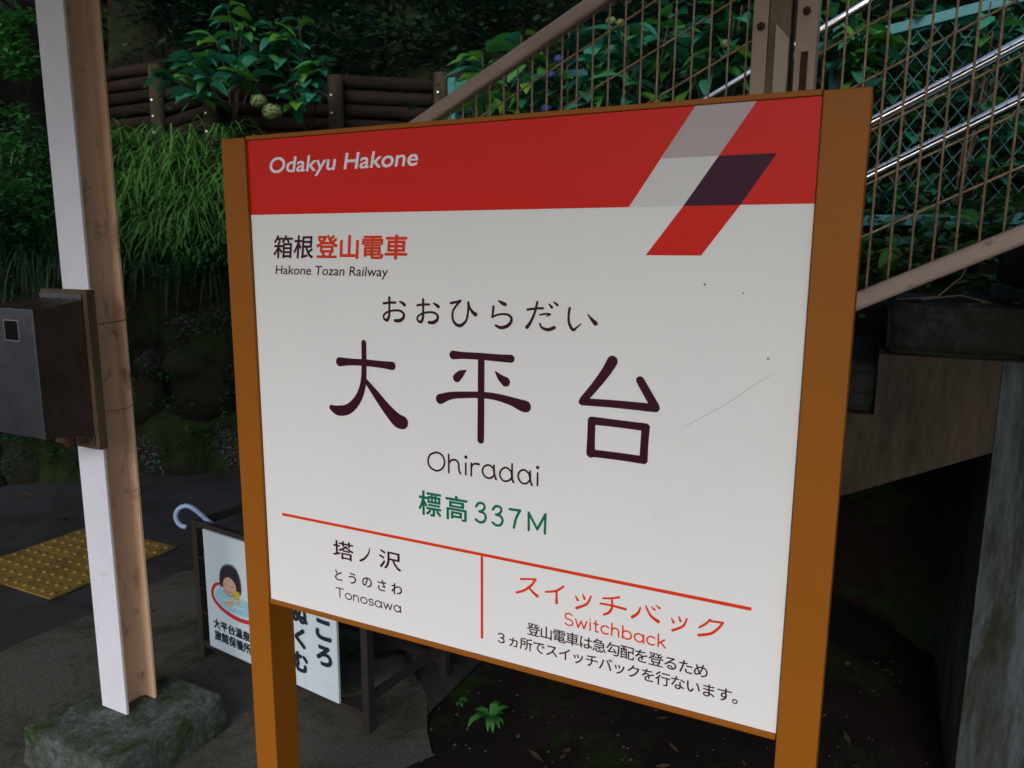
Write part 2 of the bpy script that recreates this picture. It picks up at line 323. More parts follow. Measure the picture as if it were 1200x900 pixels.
KANA="308.3,299.6,3.7 320.9,297.6,3.7 334.3,297.2,3.7|321.2,288.4,4.1 320.7,308.4,3.7 319.9,321.4,4.1 315.6,329.1,5 309.3,327.5,3.7 307.7,321.9,3.3 313.7,316.1,3.3 327.3,311.8,3.3 342.9,311.2,3.7 351.6,316.4,4 350.5,323.8,4.9 342.5,329,5.7 332.7,329.4,4.9|343.3,294.7,2.4 349.8,297.8,4.8 353.7,300.6,5.2|380.7,300.3,3.6 392.7,298.5,3.6 405.5,298,3.5|392.9,289.4,3.9 392.6,309,3.6 391.9,321.7,4 387.9,329.2,4.8 381.9,327.6,3.6 380.3,322.2,3.2 386,316.5,3.2 398.9,312.3,3.2 413.8,311.8,3.5 422.2,316.8,3.9 421.2,324.1,4.7 413.6,329.1,5.5 404.2,329.5,4.7|414,295.6,2.3 420.3,298.6,4.7 424,301.3,5.1|449.1,294,3.8 460.2,291.9,3.8 468.3,289.8,4.2|468.3,289.8,3.4 460.1,297.9,3.4 453,308.8,3.5 452.9,321.2,3.8 458.6,329.9,4.6 468.1,332,5 478.3,324.4,3.8 482.4,312.9,3.4 483.6,302.3,3.4 483.7,291.8,3.8|483.7,291.8,3.4 486.5,300.5,3.4 492.5,308.3,5.3 497.7,311.6,6.4|541.7,287.1,2.2 548.6,290.6,5.1 554,292.8,5.1|532,297.1,3.7 531.2,305.7,3.7 529.7,315.1,3.3|529.7,315.1,3 541.8,309.8,2.9 557.2,309.2,3.3 564.9,313.7,4 564.9,321.5,4.7 557.3,328.8,5.1 545.7,331.8,4.8 536.8,328.7,3.7|595,299.8,3.6 608,297.7,3.2 622.7,296.5,3.5|612.6,286.8,3.5 608,304.4,3.5 600.8,319.9,4.3 594.2,328.7,5.4|617.3,307.4,2.5 628.3,305.3,2.8 636.3,306,2.4 629.1,308.9,1.7|617.5,321.9,2.8 621.3,328.1,3.5 632.3,330.9,4.9 643.2,327.1,4.9|633.5,289.4,2.1 638.3,294.5,4.2|641.7,285.8,2.1 647.9,290.2,4.1|669.4,294.7,3.8 667.9,305.3,3.4 668.8,318.5,3.8 675.4,328.8,4.5 681.7,325.2,2.7 688.6,319.3,1.7|700.1,303.4,1.7 706.5,310.3,4 713.6,317.1,6.4"
ROMAN="414.9,564.2,3.1 403.6,569.5,3.1 398.6,580.9,3.2 402.4,592.4,3.2 415.9,598.1,3.1 428.6,592.1,3.1 433.5,580.3,3.1 429.8,568.9,3.1 420.9,563.9,3.1 414.9,564.2,3.1|442.3,564.7,3.1 442.3,597.7,3.1|442.4,581.8,2.2 447.5,574.6,3.1 456.3,572.7,3.1 462.2,577.9,3.1 463.5,590.9,3.1 466.4,596.5,3.3|477.3,576,3 477.2,596.9,3|477.6,564.7,5.5 477.8,564.8,5.5|488.5,574.5,3 488.4,597.2,3|488.5,582.3,2.2 494,575.1,3 503.9,574.3,3.8|532.1,577.8,2.9 523.7,573.2,3 513.9,577.6,3 511,587.1,3 516.7,595.3,3 526.5,596.6,3 533.8,589.1,2.9 532.1,577.8,2.9|533.5,572.5,2.9 534.9,589,2.9 537.7,597.1,3.5|566.6,578.3,2.9 557,573.2,2.9 547.4,579.6,2.9 545.5,590.1,2.9 552.2,597.6,2.9 561.3,596.3,2.9 568.1,589.5,2.9 566.6,578.3,2.9|568.7,565.3,2.9 569.2,590.6,2.9 571.4,597.4,3.4|600.3,577.5,2.8 592.3,572.8,2.9 583.7,576.5,2.9 580.3,586,2.9 585.7,595.4,2.9 595.2,596.6,2.9 602.6,588.5,2.8 600.3,577.5,2.8|602.9,573.3,2.8 603.7,589.6,2.8 606.4,597.5,3.4|617,575.2,2.8 616.8,597,2.8|616.9,565.2,5.1 617,565.3,5.1"
NUM="498.1,652.5,4.1 503.3,645.9,4.1 511.8,645.6,4.1 515.3,651.7,4.1 510.1,659.1,4.1 504.4,661,4.1|504.4,661,4.1 513.5,662.7,4.1 517.5,669.7,4.1 513.8,678.3,4.1 505.2,681,4.2 497.1,677.1,4.2|531.7,653,4.1 536.8,646.4,4.1 545.2,646.2,4 548.5,652.1,4 543.5,659.4,4.1 537.9,661.4,4.1|537.9,661.4,4.1 546.9,663.1,4.1 550.8,670,4 547.2,678.5,4.1 538.8,681.2,4.1 530.9,677.3,4.1|564.3,647.3,4 584.8,646.6,4|584.8,646.6,4 577.3,661.2,4 572.8,679.6,4|601.1,647.5,3.9 601.4,679.3,4|601.1,648.1,3.9 617.5,675,3.9|617.5,675,3.9 632.5,645.5,3.9|632.5,645.5,3.9 631.7,680.2,3.9"
KATA="587.1,771.9,3.5 602.4,768.8,3.4 615.5,767,3.8|615.5,767,3.4 606.9,780.1,3.9 593.9,791.4,3.9 579.3,798.7,3.9|601.3,783.4,3 611.4,791.9,4.3 618.9,796.6,5.6|667.9,768.6,3.3 654.2,779.8,3.8 635.1,785.5,3.4|655.1,779.6,3.8 655.3,790.9,3.8 655.4,801.3,5|689.8,781.3,2.1 694.1,787.8,4.1|702.8,775.2,2 706.3,782.7,4.1|717.5,776.2,2.8 710.6,791.2,3.7 692.3,802.7,4.5|739.2,774.7,3.2 754.2,771.5,3.2 766.6,767.1,3.5|734.7,785.1,3.2 754.6,784.3,3.6 778.2,785.5,4.3|754.2,772.3,3.2 755.4,785.3,3.6 751,796.5,4 741.6,803.5,3.6|803,777.5,2.7 799.5,787.5,3.9 790.2,796.8,4.7|812.3,772.7,2.7 820.4,786.7,3.8 833.2,794.4,5.7|821.7,771.8,1.9 826.8,775.4,3.4|829.1,767.8,1.9 834.8,771.2,3.4|854.7,784,1.9 858.6,790.1,3.8|866.2,778.2,1.9 869.4,785.2,3.7|879.3,779,2.6 873.4,793.3,3.4 857.4,804.1,4.2|915.4,771.9,2.9 909.8,779.7,3.3 899.5,789,2.9|915.5,774.5,2.9 935,773,3.6|935,773,3.2 929.3,782.8,3.6 917.6,795.1,4 899.1,802.3,4.4"
NO="262.3,774.6,1.9 259,786.1,3.3 251.2,796.4,4.2 240.6,804.1,4.7 237,804.5,2.2"

def split(nm, data, counts, m, wk):
    d = data.split('|'); i = 0
    for n in counts: strokes(nm, '|'.join(d[i:i+n]), m, .0006, sign, PS, wk); i += n
split('kanji_character', NAME, (3, 5, 7), M_maroon, 1.04)
split('kana_character', KANA, (3, 3, 3, 3, 6, 2), M_maroon, 1.2)
strokes('roman_name_lettering', ROMAN, M_maroon, .0006, sign, PS, 1.2)
strokes('altitude_lettering', NUM, M_green, .0006, sign, PS, 1.15)
strokes('katakana_lettering', KATA, M_line, .0006, sign, PS, 1.12)
strokes('next_station_lettering', NO, M_maroon, .0006, sign, PS)
def font_mesh(body, shear=0.0, space=1.0):
    c = bpy.data.curves.new('t', 'FONT'); c.body = body; c.shear = shear; c.space_character = space; c.resolution_u = 6
    o = bpy.data.objects.new('t', c); COL.objects.link(o); bpy.context.view_layer.update()
    me = bpy.data.meshes.new_from_object(o.evaluated_get(bpy.context.evaluated_depsgraph_get()))
    vs = [v.co.copy() for v in me.vertices]; fs = [list(p.vertices) for p in me.polygons]
    bpy.data.objects.remove(o); bpy.data.curves.remove(c); bpy.data.meshes.remove(me)
    return vs, fs
def bounds(vs): return min(v.x for v in vs), max(v.x for v in vs), min(v.y for v in vs), max(v.y for v in vs)
def lettering(name, body, box, m, y0, parent, P, shear=0.0, fat=0.0, fit_space=False):
    u0, u1, w0, w1 = (q/1000 for q in box); sp = 1.0
    vs, fs = font_mesh(body, shear)
    if fit_space:                      # keep the glyphs' own proportions and open up the spacing instead
        x0, x1, ya, yb = bounds(vs); want = (u1-u0)/((w1-w0)/(yb-ya))
        v2, _ = font_mesh(body, shear, 1.5); b2 = bounds(v2); per = ((b2[1]-b2[0])-(x1-x0))/.5
        sp = 1 + (want-(x1-x0))/per; vs, fs = font_mesh(body, shear, max(.8, sp))
    x0, x1, ya, yb = bounds(vs); u0 += fat; u1 -= fat; w0 += fat; w1 -= fat
    mb = MB(); shifts = [(0, 0)] if not fat else [(cos(t*pi/3)*fat, sin(t*pi/3)*fat) for t in range(6)]
    for k, (dx, dy) in enumerate(shifts):
        i = len(mb.v)
        mb.v += [P(u0+(v.x-x0)/(x1-x0)*(u1-u0)+dx, w1-(v.y-ya)/(yb-ya)*(w1-w0)+dy, y0+k*5e-6) for v in vs]
        mb.f += [[i+q for q in f] for f in fs]
    me = bpy.data.meshes.new(name); me.from_pydata([tuple(v) for v in mb.v], [], mb.f); me.materials.append(m)
    return link(name, me, parent)
LT = lambda nm, b, bx, m, **k: lettering(nm, b, bx, m, .0006, sign, PS, **k)
LT('company_lettering', 'Odakyu Hakone', (53.4,386.9,33.4,71.1), M_wtext, shear=.17, fat=.0006)
LT('railway_lettering', '箱根', (52.3,150.6,177.2,221.2), M_maroon, shear=.12, fat=.0007)
LT('railway_lettering', '登山電車', (158.1,362.4,177.2,221.2), M_line, shear=.08, fat=.0012)
LT('railway_lettering', 'Hakone Tozan Railway', (55.3,320.1,234.4,257), M_maroon, shear=.15, fat=.00015)
LT('altitude_lettering', '標', (376.6,425.7,639.2,687.1), M_green, fat=.0009)
LT('altitude_lettering', '高', (434.7,480.6,639.0,686.5), M_green, fat=.0009)
LT('next_station_lettering', '塔', (172.2,223.2,771.9,810.6), M_maroon, fat=.0005)
LT('next_station_lettering', '沢', (283.6,335.2,771.7,809.5), M_maroon, fat=.0005)
LT('next_station_lettering', 'とうのさわ', (174.5,336,834.5,858), M_maroon, fit_space=True, fat=.0004)
# round-ended thin letters drawn stroke by stroke: x-height .66, capital height 1
def arc(cx, cy, rx, ry, a0, a1, n=12): return [(cx+rx*cos(R(a0+(a1-a0)*k/n)), cy+ry*sin(R(a0+(a1-a0)*k/n))) for k in range(n+1)]
GL = {'T': (.86, [[(.02,1),(.84,1)],[(.43,1),(.43,0)]]),
      'o': (.70, [arc(.35,.33,.33,.33,90,450,18)]),
      'n': (.62, [[(.04,.66),(.04,0)], [(.04,.40)]+arc(.30,.36,.25,.30,170,0,8)+[(.56,0)]]),
      's': (.50, [arc(.25,.49,.21,.17,30,250,8)+arc(.25,.17,.23,.17,80,-150,8)]),
      'a': (.72, [arc(.34,.33,.32,.33,0,360,18), [(.67,.64),(.67,.10),(.71,.0)]]),
      'w': (.90, [[(.02,.66),(.23,.01)],[(.23,.01),(.45,.6)],[(.45,.6),(.67,.01)],[(.67,.01),(.88,.66)]]),
      'S': (.66, [arc(.33,.745,.28,.255,35,250,10)+arc(.33,.255,.31,.255,75,-150,10)]),
      'i': (.14, [[(.07,.64),(.07,0)],[(.07,.90),(.071,.90)]]),
      't': (.40, [[(.18,.90),(.18,.14),(.24,.02),(.38,.02)],[(.02,.64),(.36,.64)]]),
      'c': (.60, [arc(.34,.33,.32,.33,48,312,14)]),
      'h': (.62, [[(.04,1),(.04,0)], [(.04,.40)]+arc(.30,.36,.25,.30,170,0,8)+[(.56,0)]]),
      'b': (.72, [[(.05,1),(.05,0)], arc(.37,.33,.32,.33,180,540,18)]),
      'k': (.56, [[(.05,1),(.05,0)],[(.48,.64),(.06,.24)],[(.22,.40),(.54,0)]])}
def roman(name, word, box, m, wd, gap=.17):
    u0, u1, w0, w1 = box; tot = sum(GL[c][0] for c in word)+gap*(len(word)-1); kx = (u1-u0)/tot; ky = w1-w0; x = 0; data = []
    for c in word:
        for s in GL[c][1]: data.append([(u0+(x+p[0])*kx, w1-p[1]*ky, wd) for p in s])
        x += GL[c][0]+gap
    return strokes(name, data, m, .0006, sign, PS)
roman('next_station_lettering', 'Tonosawa', (175.5,332.5,874,893), M_maroon, 2.3)
roman('switchback_lettering', 'Switchback', (671,847,816,837.5), M_line, 2.7)
LT('note_lettering', '登山電車は急勾配を登るため', (599.9,916.4,849.5,873.8), M_maroon, fit_space=True, fat=.0003)
LT('note_lettering', '３ヵ所でスイッチバックを行ないます。', (541.7,964.4,880.5,904.6), M_maroon, fit_space=True, fat=.0003)
strokes('scratch', [[(858,471,.5),(896,445,.9),(932,419,.9),(961,394,.8),(991,374,.4)]], M_scr, .0003, sign, PS)
strokes('speck', [[(881,252,3),(881.6,253,2)],[(936,263,2),(936.5,263.5,2)],[(976,356,2.5),(978,356,1.5)]], M_ink, .0003, sign, PS)

# ------------------------------------------------------------------ canopy pillar on its footing
ft = thing('concrete_footing', 'low mossy concrete block under the white and tan steel pillar', 'footing', W(-1.829, 1.275))
bm = bmesh.new(); bmesh.ops.create_cube(bm, size=1)
for v in bm.verts: v.co = Vector((v.co.x*(.375+.012*(v.co.z < 0)), v.co.y*(.358+.012*(v.co.z < 0)), (v.co.z+.5)*.12))
bmesh.ops.bevel(bm, geom=list(bm.edges), offset=.016, segments=2, profile=.6, affect='EDGES')
bmesh.ops.subdivide_edges(bm, edges=bm.edges, cuts=5, use_grid_fill=True)
for v in bm.verts:
    n = fbm(v.co, 16)*.0045 + fbm(v.co, 5)*.003; v.co += Vector((n, n*.7, n*.5 if v.co.z > .05 else 0))
me = bpy.data.meshes.new('block'); bm.to_mesh(me); bm.free(); me.materials.append(M_foot)
me.polygons.foreach_set('use_smooth', [True]*len(me.polygons))
fb = link('block', me, ft, loc=(-.0, -.005, 0))
pil = thing('canopy_pillar', 'tan steel I-beam pillar with a white front flange on a mossy block', 'pillar', W(-1.905, 1.251))
PT = 2.46
MB().box(0, .103, 0, .006, .112, PT).build('front_flange', M_flange, pil, .0008)
MB().box(0, .103, .0062, .0085, .112, PT).box(.047, .056, .0085, .091, .112, PT).box(0, .103, .091, .099, .112, PT).build('beam', M_tan, pil, .0012)
mb = MB()
for sx in (-1, 1):                      # root fillets of the rolled section
    for y, s in ((.0086, 1), (.0909, -1)):
        x = .0515+sx*.0046; mb.prism([(x, y), (x+sx*.011, y), (x+sx*.004, y+s*.004), (x, y+s*.011)], .112, PT, 'z')
mb.build('fillet', M_tan, pil)
# metal box on its board
bxo = thing('stainless_box', 'stainless steel box with a small dark window, fixed to the pillar', 'metal box', W(-1.955, 1.249))
MB().box(0, .180, -.025, -.001, .893, 1.302).build('backing_board', M_plate, bxo, .002)
mb = MB(); mb.prism([(-.150, .952), (-.150, 1.256), (-.026, 1.280), (-.026, .925)], -.045, .166, 'x'); mb.build('case', M_boxs, bxo, .002)
MB().box(-.048, .169, -.155, -.1505, .948, 1.262).build('door', M_box, bxo, .0015)
MB().box(.058, .110, -.1556, -.1553, 1.186, 1.232).build('window', M_black, bxo)
mb = MB(); e = .003
for q in ((.058-e,.110+e,1.232,1.232+e),(.058-e,.110+e,1.186-e,1.186),(.058-e,.058,1.186,1.232),(.110,.110+e,1.186,1.232)): mb.box(q[0], q[1], -.157, -.1552, q[2], q[3])
mb.build('window_rim', M_bolt, bxo)
MB().box(.0, .165, -.029, -.0255, 1.258, 1.292).build('bracket', M_box, bxo, .001)
for x in (.02, .08, .14): MB().tube([(x, -.0292, 1.276), (x, -.0325, 1.276)], .0048, 8).build('bolt', M_rust, bxo)
MB().box(.128, .168, -.029, -.0255, .905, .935).build('bracket', M_boxs, bxo, .001)
MB().tube([(.155, -.0292, .920), (.155, -.032, .920)], .0045, 8).build('bolt', M_rust, bxo)
MB().tube([(.118, -.06, .905), (.118, -.06, .945)], .013, 12).build('latch', M_rust, bxo, smooth=True)
for z0, z1 in ((1.215, 1.238), (.99, 1.05)):
    mb = MB(); pts = [(.18, -.004, z0), (.183+.03, .055, z0+.01), (.162, .098, z1), (.158, .103, z1+.004)]
    mb.tube(catmull(pts, 4), .0013, 5); mb.tube([(.156, .100, z1), (.160, .106, z1+.012), (.164, .103, z1+.004)], .004, 6); mb.build('wire_tie', M_rust, bxo)

# ------------------------------------------------------------------ platform canopy overhead (above the frame)
cn = thing('platform_canopy', 'sheet roof of the platform shelter carried by the steel pillar', 'canopy roof', W(-1.9, 1.3))
MB().box(-2.6, 4.4, -2.5, .62, 2.58, 2.60).build('roof_sheet', M_roof, cn)
for x in (-2.4, -1.2, .05, 1.3, 2.6, 3.9): MB().box(x-.04, x+.04, -2.45, .6, 2.47, 2.578).build('beam', M_tan, cn)

# ------------------------------------------------------------------ tactile paving
tac = thing('tactile_paving', 'yellow tactile paving with raised round studs set in the asphalt', 'tactile paving', W(-2.920, 2.360))
tile = MB().box(0, .306, -.306, 0, 0, .006).mesh('tile', M_yel)
sb = MB()
for r, z in ((.0125, .0062), (.010, .0105), (.006, .0115)): sb.v += [Vector((cos(2*pi*q/8)*r, sin(2*pi*q/8)*r, z)) for q in range(8)]
for l in (0, 1):
    for q in range(8): sb.f.append([l*8+q, l*8+(q+1) % 8, (l+1)*8+(q+1) % 8, (l+1)*8+q])
sb.f.append([16+q for q in range(8)])
stud = sb.mesh('stud', M_yel, True)
def tactile(i, j):
    t = link('tile', tile, tac, loc=(-.309*(i+1), -.309*j, .004+.001*uni(-1, 1)))
    for p in range(5):
        for q in range(5): link('stud', stud, t, loc=(.033+p*.060, -.033-q*.060, 0))
for i, j in ((0,0),(0,1),(1,0),(1,1),(1,2)): tactile(i, j)

# ------------------------------------------------------------------ low frame with the hot spring poster
fr = thing('poster_frame', 'low dark steel frame holding a white hot spring poster', 'poster frame', (-1.07, 2.44, 0), -.5737)
t = .013
for x in (0, .779):
    for y in (0, .36): MB().box(x-t, x+t, y-t, y+t, 0, .50).build('leg', M_dframe, fr, .001)
for y in (0, .36):
    MB().box(t, .779-t, y-.011, y+.011, .478, .50).build('rail', M_dframe, fr, .001)
    MB().box(t, .779-t, y-.011, y+.011, .045, .066).build('rail', M_dframe, fr, .001)
for x in (0, .779):
    MB().box(x-.011, x+.011, t, .36-t, .476, .498).build('rail', M_dframe, fr, .001)
    MB().box(x-.011, x+.011, t, .36-t, .10, .12).build('rail', M_dframe, fr, .001)
for z in (.18, .27, .38): MB().tube([(-.018, -.012, z), (.0, -.017, z+.002), (.05, -.018, z-.003)], .0015, 5).build('wire_tie', M_rust, fr)
P2 = lambda u, w_, y: Vector((u, -.0235-y, -w_))
MB().box(.064, .680, -.0225, -.014, .068, .487).build('poster_board', M_poster, fr, .0006)
ps = lambda nm, pts, m, y: sheet(nm, [(p[0]/1000, p[1]/1000) for p in catmull(pts+[pts[0]], 4)[:-1]], m, y, fr, P2)
ps('bath_water', [(110,-272),(140,-298),(175,-290),(230,-285),(290,-283),(330,-262),(300,-236),(240,-226),(180,-228),(130,-245)], M_pwater, .0001)
strokes('bath_rim', [[(150,-318,5),(118,-305,11),(99,-281,12),(100,-255,13),(133,-230,14),(190,-214,15),(250,-211,15),(310,-222,14),(345,-250,12),(345,-285,9)]], M_prim, .0003, fr, P2)
ps('painted_hair', [(146,-305),(142,-330),(150,-362),(172,-384),(200,-392),(228,-382),(243,-355),(247,-325),(240,-300),(222,-310)], M_phair, .0004)
ps('painted_face', [(157,-318),(168,-338),(192,-348),(217,-336),(225,-315),(212,-293),(190,-283),(166,-294)], M_pface, .0005)
strokes('painted_features', [[(168,-318,1.5),(175,-322,2),(183,-318,1.5)],[(198,-316,1.5),(206,-320,2),(213,-315,1.5)],[(178,-300,1.5),(190,-296,2),(201,-301,1.5)]], M_phair, .0006, fr, P2)
strokes('painted_arm', [[(225,-262,9),(238,-272,10),(236,-286,9)],[(205,-262,16),(190,-256,20),(170,-252,14)]], M_pface, .00045, fr, P2)
strokes('painted_outline', [[(140,-300,2.2),(141,-330,2.2),(150,-364,2.2),(172,-387,2.2),(200,-395,2.2),(230,-385,2.2),(246,-355,2.2),(251,-325,2.2),(244,-298,2.2)],[(157,-318,2),(164,-296,2),(190,-282,2),(213,-292,2)],[(226,-382,7),(240,-345,8),(247,-305,5)]], M_phair, .00065, fr, P2)
ps('painted_cup', [(214,-306),(240,-308),(234,-281),(206,-280)], M_pcup, .0006)
strokes('painted_foam', [[(135,-268,4),(160,-262,5),(190,-266,4)],[(200,-255,4),(235,-250,5),(262,-256,4)]], M_poster, .0004, fr, P2)
L2 = lambda b, bx, fat=.0014: lettering('poster_lettering', b, bx, M_ink, .0006, fr, P2, fat=fat)
L2('大平台温泉', (92,283,-180,-144)); L2('旅館保養所', (94,284,-139,-101))
for ch, x, y in (('こ',628,-372),('こ',626,-290),('ろ',625,-206),('ぬ',526,-316),('く',522,-234),('む',520,-153)):
    hw = 34 if ch != 'く' else 25
    L2(ch, (x-hw, x+hw, y-34, y+34), .0040)
# umbrella hooked behind the frame
um = thing('umbrella', 'furled umbrella with a pale blue hooked handle leaning behind the poster frame', 'umbrella', (-1.02, 2.43, 0), 0)
hk = [(-.080,0,.478),(-.098,0,.482),(-.112,0,.500),(-.113,0,.524),(-.098,0,.545),(-.072,0,.552),(-.046,0,.538),(-.022,.004,.512),(.004,.008,.484),(.05,.015,.435)]
MB().tube(catmull(hk, 5), .0082, 10).build('handle', M_umb, um, smooth=True)
MB().tube([(.05,.015,.435),(.10,.03,.38),(.22,.05,.24),(.34,.08,.08),(.37,.085,.03)], [.012,.026,.03,.014,.004], 12).build('canopy', M_umbc, um, smooth=True)

# ------------------------------------------------------------------ concrete stairs beside the platform
B0 = 2.35
stw = thing('concrete_staircase', 'stained concrete staircase with dark stone treads rising to the right', 'staircase', W(0, B0))
prof = []; k0, k1 = -5, 4
for k in range(k0, k1): prof += [(.007+.355*k, 1.124+.176*k), (.007+.355*(k+1), 1.124+.176*k)]
under = [(.304, .7245+.49*.304), (-1.42, .03)]
pts = [(x, z) for x, z in prof if x < 1.5]
xr = pts[-1][0]
MB().prism([q for q in pts if q[0] < .3] + [(.304, 1.124)] + under + [(-1.76, .0)], 0, .18, 'y').build('stringer', M_stairc, stw, .002)
MB().prism([(.3045, -.35), (xr, -.35)] + [q for q in pts if q[0] > .3][::-1] + [(.3045, 1.124)], -.001, .95, 'y').build('pier', M_pierc, stw, .002)
MB().prism([(.30, .905), (-1.25, .145), (-1.30, .25), (.30, 1.03)], .182, .95, 'y').build('soffit', M_stairc, stw)
def rough_box(x0, x1, y0, y1, z0, z1, seed, amp=.006, cuts=4, bev=.012):
    bm = bmesh.new(); bmesh.ops.create_cube(bm, size=1)
    for v in bm.verts: v.co = Vector(((x0+x1)/2+v.co.x*(x1-x0), (y0+y1)/2+v.co.y*(y1-y0), (z0+z1)/2+v.co.z*(z1-z0)))
    bmesh.ops.bevel(bm, geom=list(bm.edges), offset=bev, segments=2, affect='EDGES')
    bmesh.ops.subdivide_edges(bm, edges=bm.edges, cuts=cuts, use_grid_fill=True)
    for v in bm.verts:
        q = v.co + Vector((seed*3.1, 0, 0)); v.co += Vector((noise.noise(q*11), noise.noise(q*11+Vector((9,9,9))), noise.noise(q*13+Vector((4,4,4)))))*amp
    me = bpy.data.meshes.new('slab'); bm.to_mesh(me); bm.free(); me.polygons.foreach_set('use_smooth', [True]*len(me.polygons)); return me
for k in range(k0, k1):
    x0 = .020+.355*k; me = rough_box(x0, x0+.345, .02, .95, 1.1265+.176*k, 1.1265+.176*k+.132, k); me.materials.append(M_slab); link('tread', me, stw)
tag(MB().box(-2.0, 2.2, 3.31-B0, 3.36-B0, -.4, 1.2).build('retaining_wall', M_soil), 'dark earth retaining wall behind the concrete stairs', 'retaining wall').matrix_world = Matrix.Translation(W(0, B0)) @ Matrix.Rotation(ANG, 4, 'Z')

# mesh railing along the stairs
BF = 2.30
rl = thing('stair_railing', 'brown steel stair railing with a rusty wire mesh infill', 'railing', W(0, BF))
A0, A1 = -2.02, 1.1
def slope_bar(nm, m, z0, z1, y0, y1, bev=.004, a0=A0, a1=A1, par=rl):
    return MB().prism([(a0, z0+.49*a0), (a1, z0+.49*a1), (a1, z1+.49*a1), (a0, z1+.49*a0)], y0, y1, 'y').build(nm, m, par, bev)
slope_bar('top_rail', M_rail, 2.532, 2.584, -.028, .022, .010)
slope_bar('bottom_rail', M_rail, 1.276, 1.330, -.028, .022, .010)
nb_ = int((A1-A0)/.0508)
for k in range(nb_):
    a = .011 + .0508*(k - int((.011-A0)/.0508)); z0, z1 = 1.328+.49*a, 2.534+.49*a
    MB().tube([(a, .0, z0), (a+.002*uni(-1,1), .001*uni(-1,1), (z0+z1)/2), (a, 0, z1)], .0033, 6).build('mesh_bar', M_wire, rl, smooth=True)
for k in range(8):
    zz = 2.455 - .1395*k
    MB().tube([(A0, .0062, zz+.49*A0), (A1, .0062, zz+.49*A1)], .0032, 6).build('mesh_wire', M_wire, rl, smooth=True)
for a in (A0+.02, A1-.02): MB().box(a-.03, a+.03, .024, .084, (.3 if a < 0 else 1.7), 2.584+.49*a).build('post', M_rail, rl, .003)

# built-up post rising through the railing
po = thing('roof_post', 'weathered timber post clamped between rusty steel channels behind the sign', 'post', W(-.372, BF))
ZT = 3.3
def chan(x0, x1, nm='channel'):
    mb = MB(); mb.box(x0, x1, -.060, -.054, .25, ZT).box(x0, x0+.006, -.0538, .02, .25, ZT).box(x1-.006, x1, -.0538, .02, .25, ZT); return mb.build(nm, M_rail, po, .001)
chan(0, .040); chan(.112, .164)
MB().box(.0415, .0975, -.064, .05, .2, ZT).build('timber', M_wood, po, .004)
MB().prism([(.062, .25), (.0965, .25), (.0965, 1.965), (.062, 2.005)], -.074, -.0645, 'y').build('cover_strip', M_pale, po, .001)
MB().box(.128, .146, -.0625, -.0603, .3, 1.93).build('rust_strip', M_rust, po)
for x, z in ((.022, 2.005), (.136, 2.03), (.022, 1.45), (.136, 1.5)):
    MB().tube([(x, -.0602, z), (x, -.068, z)], .011, 6).tube([(x, -.0682, z), (x, -.076, z)], .006, 8).build('bolt', M_rust, po)

# stainless handrails beside the steps
def handrail(b, zs, lab):
    hr = thing('stair_handrail', lab, 'handrail', W(0, b), group=None)
    for z0 in zs: MB().tube([(-2.0, 0, z0-1.04), (1.3, 0, z0+.676)], .0165, 16).build('pipe', M_chrome, hr, smooth=True)
    for a in (-1.6, 1.25):
        MB().tube([(a, .03, 1.0+.49*a), (a, .03, max(zs)+.52*a-.015)], .018, 10).build('post', M_chrome, hr, smooth=True)
        for z0 in zs: MB().tube([(a, .03, z0+.52*a-.03), (a, .0, z0+.52*a-.012)], .008, 8).build('bracket', M_chrome, hr, smooth=True)
handrail(2.47, (1.808, 1.657), 'pair of shiny steel handrails low on the near side of the stairs')
handrail(3.00, (2.312,), 'single shiny steel handrail higher up on the far side of the stairs')

# ------------------------------------------------------------------ teal chain-link fence behind the stairs
cl = thing('chain_link_fence', 'teal chain-link fence among plants behind the stairs', 'chain-link fence', W(0, 4.0))
MB().box(-.6, 1.4, -.02, .02, 1.535, 1.585).build('bottom_rail', M_tealr, cl, .003)
MB().prism([(-.55, 2.30), (1.4, 2.60), (1.4, 2.645), (-.55, 2.345)], -.02, .02, 'y').build('top_rail', M_tealr, cl, .003)
for a in (-.28, .95): MB().box(a-.025, a+.025, .021, .066, .9, 2.5).build('post', M_teal, cl, .003)
for k in range(14):
    a = -.5+.14*k; MB().tube([(a, -.021, 1.56), (a, -.027, 1.56)], .007, 6).build('bolt', M_rust, cl)
mb = MB(); pt = .075
for k in range(27):
    a = -.55+pt*k
    for s in (1, -1):
        n = 14; x = a
        L_ = 1.05; x1 = a+s*L_*.62
        if -.62 < x1 < 1.45: mb.tube([(a, .0035*s, 1.575), (x1, .0035*s, 1.575+L_*.83)], .0020, 4, False)
tag(mb.build('wire_mesh', M_teal, cl), kind='stuff')
c2 = thing('chain_link_fence', 'short teal chain-link fence glimpsed left of the railing', 'chain-link fence', W(-2.35, 4.0))
MB().box(-.02, .03, -.02, .025, 1.3, 2.40).build('post', M_tealr, c2, .003)
MB().box(.031, 1.2, -.015, .015, 2.335, 2.372).build('top_rail', M_tealr, c2, .003)
mb = MB()
for k in range(24):
    a = .03+.045*k
    for s in (1, -1):
        x1 = a+s*.62
        if -.0 < x1 < 1.2: mb.tube([(a, .003*s, 1.5), (x1, .003*s, 2.335)], .0022, 4, False)
tag(mb.build('wire_mesh', M_teal, c2), kind='stuff')

